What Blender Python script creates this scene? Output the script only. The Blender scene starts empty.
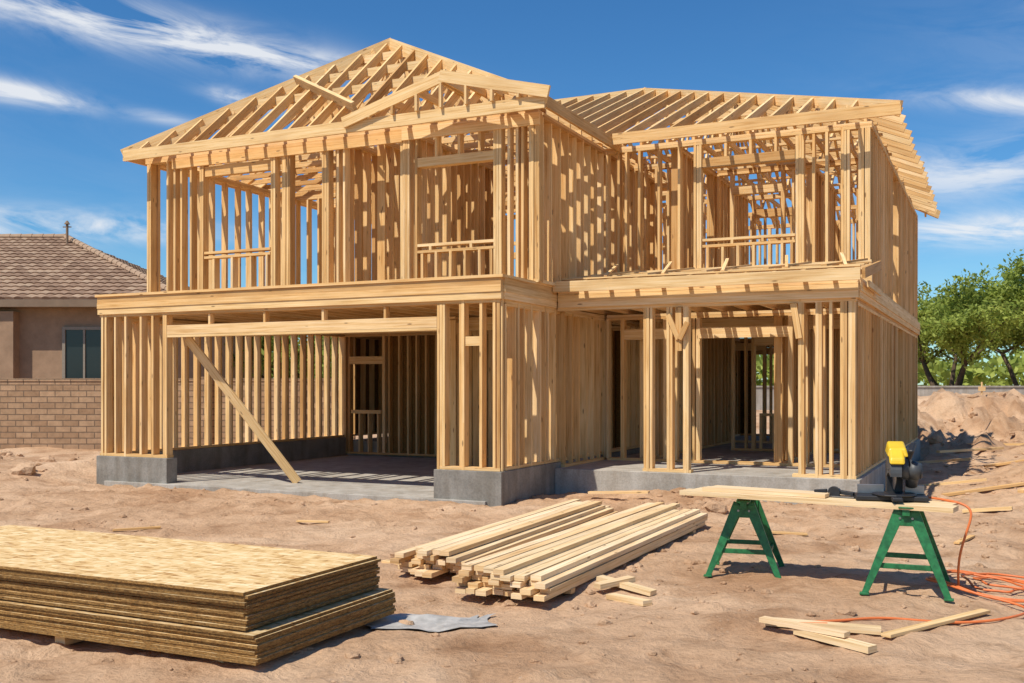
import bpy, math, random
import numpy as np
from mathutils import Vector, Matrix, noise
random.seed(7)
R=random.random
def U(a,b): return random.uniform(a,b)
sc=bpy.context.scene
sc.view_settings.view_transform='Standard'
sc.view_settings.look='None'
sc.view_settings.exposure=0

# ---------------------------------------------------------------- mesh builder
class MB:
    def __init__(s): s.v=[];s.f=[];s.uv=[]
    def hexa(s,c,L=None):
        """c: 8 corners, 0-3 start ring, 4-7 end ring"""
        n=len(s.v); s.v+= [tuple(p) for p in c]
        o=R()*50; q=R()*50
        if L is None: L=(Vector(c[4])-Vector(c[0])).length
        w=(Vector(c[1])-Vector(c[0])).length; h=(Vector(c[3])-Vector(c[0])).length
        for a,b,ww,k in ((0,1,w,0),(1,2,h,w),(2,3,w,w+h),(3,0,h,2*w+h)):
            s.f.append((n+a,n+b,n+b+4,n+a+4))
            s.uv+= [(o,q+k),(o,q+k+ww),(o+L,q+k+ww),(o+L,q+k)]
        s.f.append((n+3,n+2,n+1,n)); s.uv+=[(o,q),(o+.02,q),(o+.02,q+w),(o,q+w)]
        s.f.append((n+4,n+5,n+6,n+7)); s.uv+=[(o,q),(o+.02,q),(o+.02,q+w),(o,q+w)]
    def beam(s,p0,p1,w,h,up=(0,0,1),j=0.002,ext=0):
        p0=Vector(p0);p1=Vector(p1); d=(p1-p0).normalized()
        u=Vector(up)
        if abs(d.dot(u))>.99: u=Vector((0,1,0))
        x=d.cross(u).normalized(); y=x.cross(d).normalized()
        if j:
            w+=U(-j,j); h+=U(-j,j)
            off=x*U(-j,j)*1.5+y*U(-j,j)*1.5
            p0=p0+off+x*U(-j,j)*1.2-d*U(0,j); p1=p1+off+x*U(-j,j)*1.2+d*U(0,j)
        p0=p0-d*ext; p1=p1+d*ext
        c=[]
        for p in (p0,p1):
            for a,b in ((-1,-1),(1,-1),(1,1),(-1,1)):
                c.append(p+x*a*w/2+y*b*h/2)
        s.hexa(c)
    def box(s,x0,x1,y0,y1,z0,z1,j=0):
        if j:
            x0-=U(0,j);x1+=U(0,j);y0-=U(0,j);y1+=U(0,j);z0-=U(0,j);z1+=U(0,j)
        dx,dy,dz=x1-x0,y1-y0,z1-z0
        if dz>=dx and dz>=dy:
            c=[(x0,y0,z0),(x0,y1,z0),(x1,y1,z0),(x1,y0,z0),(x0,y0,z1),(x0,y1,z1),(x1,y1,z1),(x1,y0,z1)]
        elif dx>=dy:
            c=[(x0,y0,z0),(x0,y0,z1),(x0,y1,z1),(x0,y1,z0),(x1,y0,z0),(x1,y0,z1),(x1,y1,z1),(x1,y1,z0)]
        else:
            c=[(x0,y0,z0),(x1,y0,z0),(x1,y0,z1),(x0,y0,z1),(x0,y1,z0),(x1,y1,z0),(x1,y1,z1),(x0,y1,z1)]
        s.hexa(c)
    def cyl(s,p0,p1,r0,r1=None,n=12,cap=True):
        if r1 is None:r1=r0
        p0=Vector(p0);p1=Vector(p1);d=(p1-p0).normalized()
        u=Vector((0,0,1)) if abs(d.z)<.9 else Vector((1,0,0))
        x=d.cross(u).normalized();y=x.cross(d)
        b=len(s.v)
        for p,r in((p0,r0),(p1,r1)):
            for i in range(n):
                a=2*math.pi*i/n; s.v.append(tuple(p+x*math.cos(a)*r+y*math.sin(a)*r))
        for i in range(n):
            k=(i+1)%n
            s.f.append((b+i,b+k,b+n+k,b+n+i)); s.uv+=[(0,i/n),(0,(i+1)/n),(1,(i+1)/n),(1,i/n)]
        if cap:
            s.f.append(tuple(b+i for i in range(n))[::-1]); s.uv+=[(0,0)]*n
            s.f.append(tuple(b+n+i for i in range(n))); s.uv+=[(0,0)]*n
    def obj(s,name,mat,parent=None,bevel=0,smooth=False):
        me=bpy.data.meshes.new(name); me.from_pydata(s.v,[],s.f)
        uvl=me.uv_layers.new(name="UVMap")
        uvl.data.foreach_set("uv",[c for t in s.uv for c in t])
        import bmesh
        bm=bmesh.new(); bm.from_mesh(me); bmesh.ops.recalc_face_normals(bm,faces=bm.faces); bm.to_mesh(me); bm.free()
        me.materials.append(mat)
        if smooth:
            for p in me.polygons: p.use_smooth=len(p.vertices)==4
        o=bpy.data.objects.new(name,me); sc.collection.objects.link(o)
        if parent: o.parent=parent
        if bevel:
            m=o.modifiers.new("b","BEVEL"); m.width=bevel; m.segments=2; m.limit_method='ANGLE'
        return o
def empty(name,loc=(0,0,0),rz=0):
    e=bpy.data.objects.new(name,None); e.location=loc; e.rotation_euler=(0,0,rz); sc.collection.objects.link(e); return e

# ---------------------------------------------------------------- materials
class NT:
    def __init__(s,name):
        s.m=bpy.data.materials.new(name); s.m.use_nodes=True; s.t=s.m.node_tree; s.n=s.t.nodes
        s.b=s.n["Principled BSDF"]; s.b.inputs["Roughness"].default_value=.8
        s.b.inputs["Specular IOR Level"].default_value=.25
    def N(s,t,**k):
        n=s.n.new(t)
        for a,b in k.items():
            if a[0]=='_': setattr(n,a[1:],b)
            else: n.inputs[a.replace('__',' ')].default_value=b
        return n
    def L(s,a,b): s.t.links.new(a,b)
    def ramp(s,fac,stops):
        r=s.n.new("ShaderNodeValToRGB"); e=r.color_ramp.elements
        while len(e)<len(stops): e.new(.5)
        for i,(p,c) in enumerate(stops):
            e[i].position=p; e[i].color=(c,c,c,1) if isinstance(c,(int,float)) else (*c,1)
        s.L(fac,r.inputs[0]); return r.outputs[0]
    def mix(s,f,a,b,mode='MIX'):
        m=s.n.new("ShaderNodeMix"); m.data_type='RGBA'; m.blend_type=mode
        for v,i in((f,0),(a,6),(b,7)):
            if hasattr(v,'links'): s.L(v,m.inputs[i])
            else: m.inputs[i].default_value=v if i==0 else (*v,1)
        return m.outputs[2]
    def math(s,op,a,b=0.0,c=None):
        m=s.n.new("ShaderNodeMath"); m.operation=op
        for i,v in enumerate((a,b)+((c,) if c is not None else ())):
            if hasattr(v,'links'): s.L(v,m.inputs[i])
            else: m.inputs[i].default_value=v
        return m.outputs[0]
    def mapping(s,vec,scale=(1,1,1),rot=(0,0,0)):
        m=s.N("ShaderNodeMapping"); m.inputs["Scale"].default_value=scale; m.inputs["Rotation"].default_value=rot
        s.L(vec,m.inputs[0]); return m.outputs[0]
    def noise(s,vec,scale,detail=4,rough=.55,dist=0):
        n=s.N("ShaderNodeTexNoise"); n.inputs["Scale"].default_value=scale; n.inputs["Detail"].default_value=detail
        n.inputs["Roughness"].default_value=rough; n.inputs["Distortion"].default_value=dist
        if vec: s.L(vec,n.inputs["Vector"])
        return n.outputs["Fac"]
    def bump(s,h,strength=.3,dist=.02,normal=None):
        b=s.N("ShaderNodeBump"); b.inputs["Strength"].default_value=strength; b.inputs["Distance"].default_value=dist
        s.L(h,b.inputs["Height"])
        if normal: s.L(normal,b.inputs["Normal"])
        return b.outputs[0]
    def col(s,c):
        if hasattr(c,'links'): s.L(c,s.b.inputs["Base Color"])
        else: s.b.inputs["Base Color"].default_value=(*c,1)
    def nor(s,n): s.L(n,s.b.inputs["Normal"])

def wood_mat(name,light,mid,dark,knots=True):
    t=NT(name)
    uv=t.N("ShaderNodeUVMap"); uv.uv_map="UVMap"; vec=uv.outputs[0]
    g=t.noise(t.mapping(vec,(1.2,38,1)),1.0,5,.6,.6)
    f=t.noise(t.mapping(vec,(4,220,1)),1.0,2,.5)
    c=t.ramp(g,[(.28,dark),(.46,mid),(.68,light)])
    c=t.mix(.3,c,t.ramp(f,[(.3,.6),(.7,1.0)]),'MULTIPLY')
    geo=t.N("ShaderNodeNewGeometry"); rnd=geo.outputs["Random Per Island"]
    c=t.mix(1.0,c,t.ramp(rnd,[(0,(.66,.54,.42)),(.12,(.86,.77,.66)),(.3,(1.0,.92,.83)),(.5,(1.03,1.03,1.03)),(.7,(.96,.97,1.0)),(.88,(1.12,1.15,1.26)),(1,(.84,.75,.64))]),'MULTIPLY')
    st=t.noise(t.mapping(vec,(.9,3,1)),1.0,3)
    c=t.mix(.38,c,t.ramp(st,[(.35,(.68,.60,.52)),(.52,(1,1,1))]),'MULTIPLY')
    if knots:
        v=t.N("ShaderNodeTexVoronoi"); v.inputs["Scale"].default_value=1.0; t.L(t.mapping(vec,(2.2,9,1)),v.inputs["Vector"])
        k=t.ramp(v.outputs["Distance"],[(.06,1.0),(.12,0.0)])
        c=t.mix(t.math('MULTIPLY',k,.75),c,(.16,.075,.03))
    tc=t.N("ShaderNodeTexCoord")
    big=t.noise(tc.outputs["Object"],1.3,3)
    c=t.mix(.25,c,t.ramp(big,[(.3,.7),(.65,1.0)]),'MULTIPLY')
    t.col(c); t.b.inputs["Roughness"].default_value=.72
    t.nor(t.bump(g,.2,.004)); return t.m
M_wood=wood_mat("framing_lumber",(.92,.67,.36),(.84,.555,.245),(.60,.33,.11))
M_pale=wood_mat("fresh_lumber",(.92,.72,.46),(.84,.61,.33),(.62,.39,.17))

def osb_mat():
    t=NT("osb"); tc=t.N("ShaderNodeTexCoord"); o=tc.outputs["Object"]
    def flake(sc_,rot,seed):
        v=t.N("ShaderNodeTexVoronoi"); v.inputs["Scale"].default_value=1
        mp=t.N("ShaderNodeMapping"); mp.inputs["Scale"].default_value=sc_; mp.inputs["Rotation"].default_value=(0,0,rot); mp.inputs["Location"].default_value=(seed,seed,0)
        t.L(o,mp.inputs[0]); t.L(mp.outputs[0],v.inputs["Vector"])
        s=t.N("ShaderNodeSeparateColor"); t.L(v.outputs["Color"],s.inputs[0]); return s.outputs[0]
    a=flake((11,40,3),.35,0); b=flake((10,36,3),-.6,3.3); c2=flake((34,11,3),.2,7.1)
    m=t.math('ADD',t.math('MULTIPLY',a,.4),t.math('ADD',t.math('MULTIPLY',b,.35),t.math('MULTIPLY',c2,.25)))
    top=t.ramp(m,[(.14,(.38,.19,.06)),(.34,(.64,.41,.17)),(.55,(.72,.50,.24)),(.85,(.84,.65,.38))])
    e=t.noise(t.mapping(o,(22,22,260)),1,7,.8)
    e2=t.noise(t.mapping(o,(60,60,80)),1,3,.7)
    edge=t.ramp(e,[(.36,(.07,.03,.009)),(.50,(.34,.175,.05)),(.68,(.64,.39,.14))])
    edge=t.mix(.7,edge,t.ramp(e2,[(.35,.4),(.6,1.05)]),'MULTIPLY')
    g=t.N("ShaderNodeNewGeometry"); s=t.N("ShaderNodeSeparateXYZ"); t.L(g.outputs["Normal"],s.inputs[0])
    f=t.math('GREATER_THAN',t.math('ABSOLUTE',s.outputs[2]),.5)
    c=t.mix(f,edge,top)
    c=t.mix(.8,c,t.ramp(g.outputs["Random Per Island"],[(0,.62),(.5,.9),(1,1.05)]),'MULTIPLY')
    t.col(c); t.nor(t.bump(t.mix(f,e,m),.6,.010)); return t.m
M_osb=osb_mat()

def dirt_mat(name="dirt"):
    t=NT(name); tc=t.N("ShaderNodeTexCoord"); o=tc.outputs["Object"]
    n1=t.noise(o,.35,6,.6,.3); n2=t.noise(o,3,8,.65,.5); n3=t.noise(o,22,6,.7); n4=t.noise(o,.9,5,.6,.8)
    c=t.ramp(n1,[(.3,(.44,.26,.145)),(.5,(.57,.365,.22)),(.7,(.67,.465,.30))])
    c=t.mix(.6,c,t.ramp(n2,[(.3,(.52,.44,.36)),(.48,(1,1,1)),(.75,(1.12,1.12,1.12))]),'MULTIPLY')
    c=t.mix(.42,c,t.ramp(n3,[(.3,.5),(.52,1.0)]),'MULTIPLY')
    c=t.mix(.6,c,t.ramp(n4,[(.36,(.68,.58,.50)),(.48,(1,1,1)),(.68,(1.1,1.12,1.15))]),'MULTIPLY')
    v=t.N("ShaderNodeTexVoronoi"); v.inputs["Scale"].default_value=20; t.L(o,v.inputs["Vector"])
    peb=t.ramp(v.outputs["Distance"],[(.0,1.0),(.30,0.0)])
    pebm=t.math('MULTIPLY',peb,t.ramp(t.noise(o,1.7,3),[(.5,0.),(.65,.7)]))
    c=t.mix(pebm,c,(.60,.46,.34))
    t.col(c); t.b.inputs["Roughness"].default_value=.95; t.b.inputs["Specular IOR Level"].default_value=.1
    h=t.math('ADD',t.math('MULTIPLY',n2,1.2),t.math('ADD',t.math('MULTIPLY',n3,.45),t.math('MULTIPLY',pebm,.2)))
    t.nor(t.bump(h,.85,.075)); return t.m
M_dirt=dirt_mat()

def concrete_mat(name,a,b):
    t=NT(name); tc=t.N("ShaderNodeTexCoord"); o=tc.outputs["Object"]
    n=t.noise(o,1.6,8,.65,.4); n2=t.noise(o,40,3); st=t.noise(t.mapping(o,(5,5,.7)),1,4)
    c=t.ramp(n,[(.3,a),(.7,b)])
    c=t.mix(.6,c,t.ramp(st,[(.3,(.58,.52,.44)),(.6,(1,1,1))]),'MULTIPLY')
    c=t.mix(.4,c,t.ramp(n2,[(.3,.5),(.6,1.)]),'MULTIPLY')
    t.col(c); t.b.inputs["Roughness"].default_value=.9; t.nor(t.bump(t.math('ADD',n,t.math('MULTIPLY',n2,.3)),.5,.015)); return t.m
M_conc=concrete_mat("concrete_stem",(.19,.175,.15),(.36,.335,.295))
M_slab=concrete_mat("concrete_slab",(.34,.31,.265),(.52,.48,.42))

def plain(name,c,rough=.5,metal=0,var=.25,scale=12,spec=.5):
    t=NT(name); tc=t.N("ShaderNodeTexCoord")
    n=t.noise(tc.outputs["Object"],scale,6,.65)
    t.col(t.mix(1.0,c,t.ramp(n,[(.3,1-var),(.65,1.0)]),'MULTIPLY'))
    t.b.inputs["Roughness"].default_value=rough; t.b.inputs["Metallic"].default_value=metal
    t.b.inputs["Specular IOR Level"].default_value=spec
    t.nor(t.bump(n,.1,.004)); return t.m
M_green=plain("green_paint",(.025,.20,.065),.45,0,.6,20)
M_black=plain("black_plastic",(.018,.018,.02),.5)
M_yellow=plain("yellow_plastic",(.80,.52,.02),.4,0,.2)
M_steel=plain("steel",(.35,.35,.36),.35,.9)
M_grey=plain("grey_tool",(.07,.075,.08),.5)
M_orange=plain("orange_rubber",(.75,.19,.05),.5,0,.2)
M_stucco=plain("stucco",(.40,.26,.165),.95,0,.25,3,.1)
M_trim=plain("fascia_trim",(.26,.18,.12),.8,0,.2,3,.2)
M_glass=plain("window_glass",(.02,.025,.025),.18,0,.1,2,.5)
M_frame=plain("window_frame",(.30,.25,.19),.6)
M_paper=plain("plastic_sheet",(.50,.47,.43),.7,0,.45,9)

# ---------------------------------------------------------------- ground
def sstep(a,b,x):
    t=max(0,min(1,(x-a)/(b-a))); return t*t*(3-2*t)
TH=-math.atan2(.430,.903)
C0=Vector((-.165,14.1,0)); UU=Vector((.903,-.430,0)); VV=Vector((.430,.903,0))
def gz(x,y,fine=True):
    z=.0
    r=sstep(6,12,x-(y-20)*.25)*sstep(20,40,y)*1.12
    z+=r
    amp=.06+.08*sstep(15,30,abs(x)+max(0,y-14)*.6)
    p=Vector((x,y,0))
    z+=amp*noise.fractal(p*.45+Vector((3,1,0)),1,2,4)*1.0
    d=Vector((x,y,0))-C0; u=d.dot(UU); v=d.dot(VV)
    inside=min(sstep(-8.0,-7.6,u),sstep(4.75,4.55,u),sstep(-.12,.02,v),1-sstep(13.6,14.2,v))
    if u>.05: inside=min(inside,sstep(1.7,1.85,v))
    if r>0:
        q=noise.fractal(p*.8+Vector((9,2,0)),.7,2,6)
        z+= .60*sstep(0,.12,r)*(1-sstep(36,41,y))*max(-.1,q+.15)
    z+=.28*math.exp(-((u+8.9)**2/.5+(v-1.0)**2/9))
    z+=.34*math.exp(-((u-7.8)**2/2.2+(v-6.5)**2/16))*(1+1.1*noise.noise(p*1.3)+.5*noise.noise(p*3.1))
    rough=1+1.0*noise.noise(p*1.6)+.6*noise.noise(p*4)+.3*noise.noise(p*8)
    for hx,hy,hh,rx,ry in ((13.3,20,.42,6,3),(17.5,27,.62,9,4),(12.6,30,.55,4,5),(9.6,16.4,.20,2,1.2),(-13.5,20.5,.32,12,1.5),(22,31,.6,10,5)):
        if abs(x-hx)<10 and abs(y-hy)<8: z+=hh*math.exp(-((x-hx)**2/rx+(y-hy)**2/ry))*rough
    z+=.13*math.exp(-((u-1.3)**2/1.2+(v-1.45)**2/.12))
    if fine and y<42 and abs(x)<28:
        k=noise.fractal(p*2.3,.9,2,5)
        z+=.030*k
        k2=noise.noise(p*1.1+Vector((7,7,0)))
        lump=max(0,noise.noise(p*5.0+Vector((1,5,0))))**1.5*.07+max(0,noise.noise(p*9.0+Vector((1,9,0))))**1.5*.045
        z+=lump*(.3+1.6*max(0,k2)+.5*sstep(11,14,y))
        q=noise.ridged_multi_fractal(p*1.1,1,2,4,.9,2) 
        z+=.012*(q-1)*sstep(9,12,y)+.006*(q-1)
        for off in (0,1.7):
            w=(y-10.9-off*.45)+.30*(x-0)+.25*math.sin(x*.35)
            z+=(-.06*math.exp(-(w*w)/.03)+.025*math.exp(-((abs(w)-.28)**2)/.008))*(1+.4*math.sin((x*18)))*sstep(3,6,x+abs(y-10)*.1)
            w2=(y-10.4-off*.6)-.05*x-.15*math.sin(x*.8)
            z+=(-.06*math.exp(-(w2*w2)/.035)+.025*math.exp(-((abs(w2)-.3)**2)/.008))*(1+.35*math.sin(x*16+y*7))*(1-sstep(-3,-1,x))
            w3=(x-3.2-off)+.35*(y-12)+.2*math.sin(y*.9)
            z-=.045*math.exp(-(w3*w3)/.02)*(1+.35*math.sin(y*20))*sstep(9.5,10.5,y)*(1-sstep(13,14,y))
    z=z*(1-inside)+(-.12)*inside
    return z
def axis(lo,hi,d0,d1,step,g):
    a=[d0]; s=step
    while a[-1]>lo: s*=g; a.append(a[-1]-s)
    a=a[::-1]; b=d0+step
    while b<d1: a.append(b); b+=step
    s=step
    while a[-1]<hi: a.append(a[-1]+s); s*=g
    return a
xs=axis(-900,900,-7,8,.05,1.03); ys=axis(-60,1500,5.2,14,.045,1.02)
nx,ny=len(xs),len(ys)
verts=[(x,y,gz(x,y)) for y in ys for x in xs]
idx=np.arange(nx*ny).reshape(ny,nx)
fa=np.stack([idx[:-1,:-1],idx[:-1,1:],idx[1:,1:],idx[1:,:-1]],-1).reshape(-1,4)
me=bpy.data.meshes.new("ground"); me.from_pydata(verts,[],fa.tolist()); me.materials.append(M_dirt)
me.polygons.foreach_set("use_smooth",[True]*len(me.polygons))
g=bpy.data.objects.new("ground",me); sc.collection.objects.link(g)
print("ground",nx,ny)

# clods and stones
import bmesh
def clod_mesh(name,n,areas,smin,smax,mat,pw=5):
    V=[];F=[]
    bm=bmesh.new(); bmesh.ops.create_icosphere(bm,subdivisions=2,radius=1); bv=[v.co.copy() for v in bm.verts]; bf=[[v.index for v in f.verts] for f in bm.faces]; bm.free()
    vars_=[]
    for k in range(8):
        vars_.append([v*(1+.45*noise.noise(v*1.3+Vector((k*7,0,0)))+.15*noise.noise(v*4+Vector((k*7,0,0)))) for v in bv])
    for i in range(n):
        a=random.choices(areas,[q[4] for q in areas])[0]
        x=U(a[0],a[1]);y=U(a[2],a[3])
        d=Vector((x,y,0))-C0; u=d.dot(UU); v=d.dot(VV)
        if noise.noise(Vector((x*.5,y*.5,4)))<U(-.4,.3): continue
        if -7.7<u<4.6 and v>-.05 and not(u>0.1 and v<1.7): continue
        s=smin+(smax-smin)*R()**pw
        m=Matrix.Rotation(U(0,6.3),3,'Z')@Matrix.Rotation(U(0,6.3),3,'X')
        b=len(V); z=gz(x,y)
        sx,sy,sz=U(.8,1.3),U(.7,1.1),U(.5,.8)
        for p in random.choice(vars_):
            q=m@p; V.append((x+q.x*s*sx,y+q.y*s*sy,z+q.z*s*sz+s*.1))
        F+= [[b+j for j in f] for f in bf]
    me=bpy.data.meshes.new(name); me.from_pydata(V,[],F); me.materials.append(mat)
    o=bpy.data.objects.new(name,me); sc.collection.objects.link(o)
clod_mesh("dirt_clods",9500,[(-6,6,5.5,12,4.5),(-12,10,9,18,5),(5,14,13,30,7),(-14,-7,13,24,1.5),(1.0,5,12.5,15,1)],.004,.06,M_dirt,6)
clod_mesh("rubble_stones",900,[(6,20,16,36,6),(1.0,3.2,13.2,15,.6),(-13,-8,17,24,1)],.03,.22,M_dirt,3)

# ---------------------------------------------------------------- framed house
house=empty("timber_frame_house",C0,TH)
def wall_u(mb,u0,u1,v,z0,z1,sp=.4,t=.042,d=.13,plates=True,skip=(),dbl=True):
    if plates:
        mb.box(u0,u1,v-d/2,v+d/2,z0,z0+.04,j=.003)
        mb.box(u0,u1,v-d/2,v+d/2,z1-.04,z1,j=.003)
        if dbl: mb.box(u0+.03,u1-.03,v-d/2,v+d/2,z1-.085,z1-.045,j=.003)
    n=max(1,round((u1-u0)/sp))
    for i in range(n+1):
        u=u0+t/2+(u1-u0-t)*i/n
        if any(a<u<b for a,b in skip): continue
        u+=U(-.018,.018)
        mb.beam((u,v,z0+.03),(u+U(-.006,.006),v,z1-.06),t,d,up=(0,1,0),j=.003)
    for a,b in skip:
        mb.beam((a-.02,v,z0+.03),(a-.02,v,z1-.06),t*1.6,d,up=(0,1,0),j=.003); mb.beam((b+.02,v,z0+.03),(b+.02,v,z1-.06),t*1.6,d,up=(0,1,0),j=.003)
        mb.box(a,b,v-d/2,v+d/2,z0+2.05,z0+2.22,j=.003)
def wall_v(mb,v0,v1,u,z0,z1,sp=.4,t=.042,d=.13,plates=True,skip=(),dbl=True):
    if plates:
        mb.box(u-d/2,u+d/2,v0,v1,z0,z0+.04,j=.003)
        mb.box(u-d/2,u+d/2,v0,v1,z1-.04,z1,j=.003)
        if dbl: mb.box(u-d/2,u+d/2,v0+.03,v1-.03,z1-.085,z1-.045,j=.003)
    n=max(1,round((v1-v0)/sp))
    for i in range(n+1):
        v=v0+t/2+(v1-v0-t)*i/n
        if any(a<v<b for a,b in skip): continue
        v+=U(-.018,.018)
        mb.beam((u,v,z0+.03),(u,v+U(-.006,.006),z1-.06),d,t,up=(0,1,0),j=.003)
def studs_u(mb,us,v,z0,z1,t=.042,d=.14):
    for u in us: mb.beam((u,v,z0),(u+U(-.004,.004),v,z1),t,d,up=(0,1,0),j=.003)
def post(mb,u,v,z0,z1,n=3,t=.04,d=.14):
    for i in range(n): mb.beam((u+(i-(n-1)/2)*(t+.005),v+U(-.008,.008),z0),(u+(i-(n-1)/2)*(t+.005),v,z1),t,d,up=(0,1,0),j=.003)

ZG=.46; ZR=.37; ZW=2.84; ZF=3.16; ZT=5.68; UL=-7.55; UR=4.45; VB=13.5
# --- lower storey
lo=MB()
studs_u(lo,[-7.50,-7.42,-6.97,-6.63,-6.36],.07,ZG,ZW)
post(lo,-7.2,.07,ZG,ZW,1); post(lo,-6.10,.07,.05,ZW,2)
lo.box(UL,-6.05,0,.14,ZG,ZG+.04,j=.003); lo.box(UL,0,0,.14,ZW-.045,ZW,j=.003)
post(lo,-.93,.07,.05,ZW,3)
studs_u(lo,[-.575,-.31,-.09,-.03],.07,ZG,ZW); post(lo,-.60,.07,ZG,ZW,2)
lo.box(-.95,0,0,.14,ZG,ZG+.04,j=.003)
lo.box(-6.05,-1.0,.0,.045,2.47,2.62,j=.003); lo.box(-6.05,-1.0,.085,.13,2.45,2.62,j=.003)
lo.box(-6.05,-1.0,.0,.13,2.43,2.465,j=.002)
for u in (-5.2,-4.1,-3.0,-1.9): lo.box(u,u+.04,.02,.12,2.625,2.79)
lo.box(-.56,-.33,.02,.12,2.2,2.33)
lo.beam((-5.85,.25,2.42),(-4.15,.95,.06),.15,.042,up=(0,1,0))   # diagonal brace
for a,b,d in ((ZW,2.935,.0),(2.939,3.03,-.014),(3.034,3.13,-.006)):
    lo.box(UL-.02,.03,d-.03,d+.045,a,b,j=.003)
    lo.box(-.02+.0,.05-d,d+.05,1.90,a,b,j=.003)
    lo.box(UL-.03,UL+.03,.05,VB,a,b,j=.003)
lo.box(UL-.05,.07,-.06,.12,3.134,3.172,j=.003); lo.box(-.08,.075,.125,1.92,3.134,3.172,j=.003)
for i in range(13):
    u=UL+.3+i*.6
    if u<-.1: lo.beam((u,.05,3.0),(u,1.1,3.0),.04,.24)
wall_v(lo,.15,7.0,-.06,ZG,ZW,.30,d=.14,skip=((4.4,5.3),))
for v in [.02,.55,1.0,1.5,1.88]: lo.beam((-.05,v+.03,ZG),(-.05,v+.03,ZW),.14,.042,up=(0,1,0))
wall_v(lo,.15,7.0,UL+.07,ZG,ZW,.30,d=.15); wall_v(lo,7.0,VB,UL+.07,ZG,ZW,.40)
wall_u(lo,UL+.15,-.15,7.0,.08,ZW,.24,skip=((-7.25,-6.35),(-3.2,-2.3)))
lo.box(-7.2,-6.4,6.93,7.07,1.0,1.08); 
for u in (-7.0,-6.75,-6.5): lo.box(u,u+.04,6.93,7.07,.12,1.0)
wall_v(lo,3.0,7.0,-2.4,.06,ZW,.3)
wall_u(lo,UL+.15,UR-.15,10.2,ZR,ZW,.22,skip=((-5.5,-4.6),(.55,1.5)))
wall_u(lo,UL+.1,UR-.1,VB-.07,ZR,ZW,.3,skip=((-7.0,-5.6),(.6,1.7)))
wall_v(lo,7.1,10.1,-3.9,ZR,ZW,.3,skip=((8.2,9.2),))
wall_v(lo,4.0,10.1,.75,ZR,ZW,.3,skip=((5.0,6.0),))
wall_u(lo,1.45,UR-.15,7.4,ZR,ZW,.25,skip=((1.9,2.8),))
wall_v(lo,7.5,13.3,3.3,ZR,ZW,.3,skip=((9,10.0),)); wall_v(lo,10.3,13.3,.2,ZR,ZW,.3)
wall_u(lo,-3.8,.6,8.6,ZR,ZW,.26); wall_u(lo,1.8,UR-.2,11.8,ZR,ZW,.24)
wall_v(lo,4.0,7.3,3.0,ZR,ZW,.3)
# porch / entry
post(lo,1.50,1.99,ZR,ZW,3); post(lo,1.83,1.99,ZR,ZW,2); post(lo,2.08,1.99,ZR,ZW,2)
post(lo,3.72,1.99,ZR,ZW,2); post(lo,3.95,1.99,ZR,ZW,2); 
post(lo,4.34,1.99,ZR,ZW,4,t=.045)
studs_u(lo,[4.12],1.99,ZR,ZW)
lo.box(1.42,2.15,1.92,2.06,ZR,ZR+.04,j=.003); lo.box(3.6,4.45,1.92,2.06,ZR,ZR+.04,j=.003)
lo.box(.05,UR,1.92,2.06,ZW-.045,ZW,j=.003)
lo.beam((1.98,1.90,2.15),(1.98,1.90,2.78),.09,.05,up=(0,1,0))
lo.beam((1.98,1.88,2.32),(1.82,1.88,2.68),.075,.05,up=(0,1,0)); lo.beam((2.0,1.86,2.32),(2.12,1.86,2.56),.075,.05,up=(0,1,0))
lo.beam((3.70,1.89,2.30),(3.62,1.89,2.78),.085,.05,up=(0,1,0))
wall_v(lo,2.1,4.0,.02,ZR,ZW,.30,d=.14)
wall_u(lo,.15,UR-.1,3.92,ZR,ZW,.3,skip=((.45,1.15),(1.75,3.2)))
post(lo,1.3,3.92,ZR,ZW,2); post(lo,3.45,3.92,ZR,ZW,2); post(lo,3.62,3.92,ZR,ZW,2)
wall_v(lo,2.1,VB,UR-.07,ZR,ZW,.33,d=.14,skip=((8.3,9.4),))
lo.box(2.0,2.9,7.35,7.45,1.05,1.1)
for u in (2.0,2.25,2.5,2.75): lo.box(u,u+.04,7.35,7.45,.4,1.05)
for a,b,d in ((ZW,2.935,.0),(2.939,3.03,-.014),(3.034,3.12,-.006)):
    lo.box(.08,UR+.03,1.87+d,1.94+d,a,b,j=.003)
    lo.box(UR-.02,UR+.045-d,1.95,VB,a,b,j=.003)
j=MB()
for i in range(30):
    u=UL+.25+i*.41
    if u<UR-.1: j.beam((u,.15 if u<0 else 2.0,2.99),(u,VB-.1,2.99),.042,.26)
j.box(UL+.2,-.2,3.45,3.58,2.62,2.85); j.box(.2,UR-.2,5.6,5.73,2.62,2.85)
# --- upper storey
up=MB()
V1=1.1;V2=3.88
ZU=ZF+.02
up.box(UL,.12,V1-.07,V1+.07,ZF,ZF+.045,j=.003)
up.box(UL,.12,V1-.07,V1+.07,ZT-.09,ZT-.05,j=.003); up.box(UL,.12,V1-.07,V1+.07,ZT-.045,ZT,j=.003)
post(up,-7.47,V1,ZU,ZT-.05,2)
studs_u(up,[-7.04,-6.88,-6.72,-6.5],V1,ZU,ZT-.05)
post(up,-6.26,V1,ZU,ZT-.05,2)
post(up,-4.72,V1,ZU,ZT-.05,2); post(up,-4.45,V1,ZU,ZT-.05,4); 
post(up,-3.66,V1,ZU,ZT-.05,3); studs_u(up,[-3.42,-3.3],V1,ZU,ZT-.05)
post(up,-2.16,V1,ZU,ZT-.05,4); post(up,-1.95,V1,ZU,ZT-.05,1)
post(up,-.55,V1,ZU,ZT-.05,3); studs_u(up,[-.36,-.22,-.14],V1,ZU,ZT-.05); post(up,.05,V1,ZU,ZT-.05,4)
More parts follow.
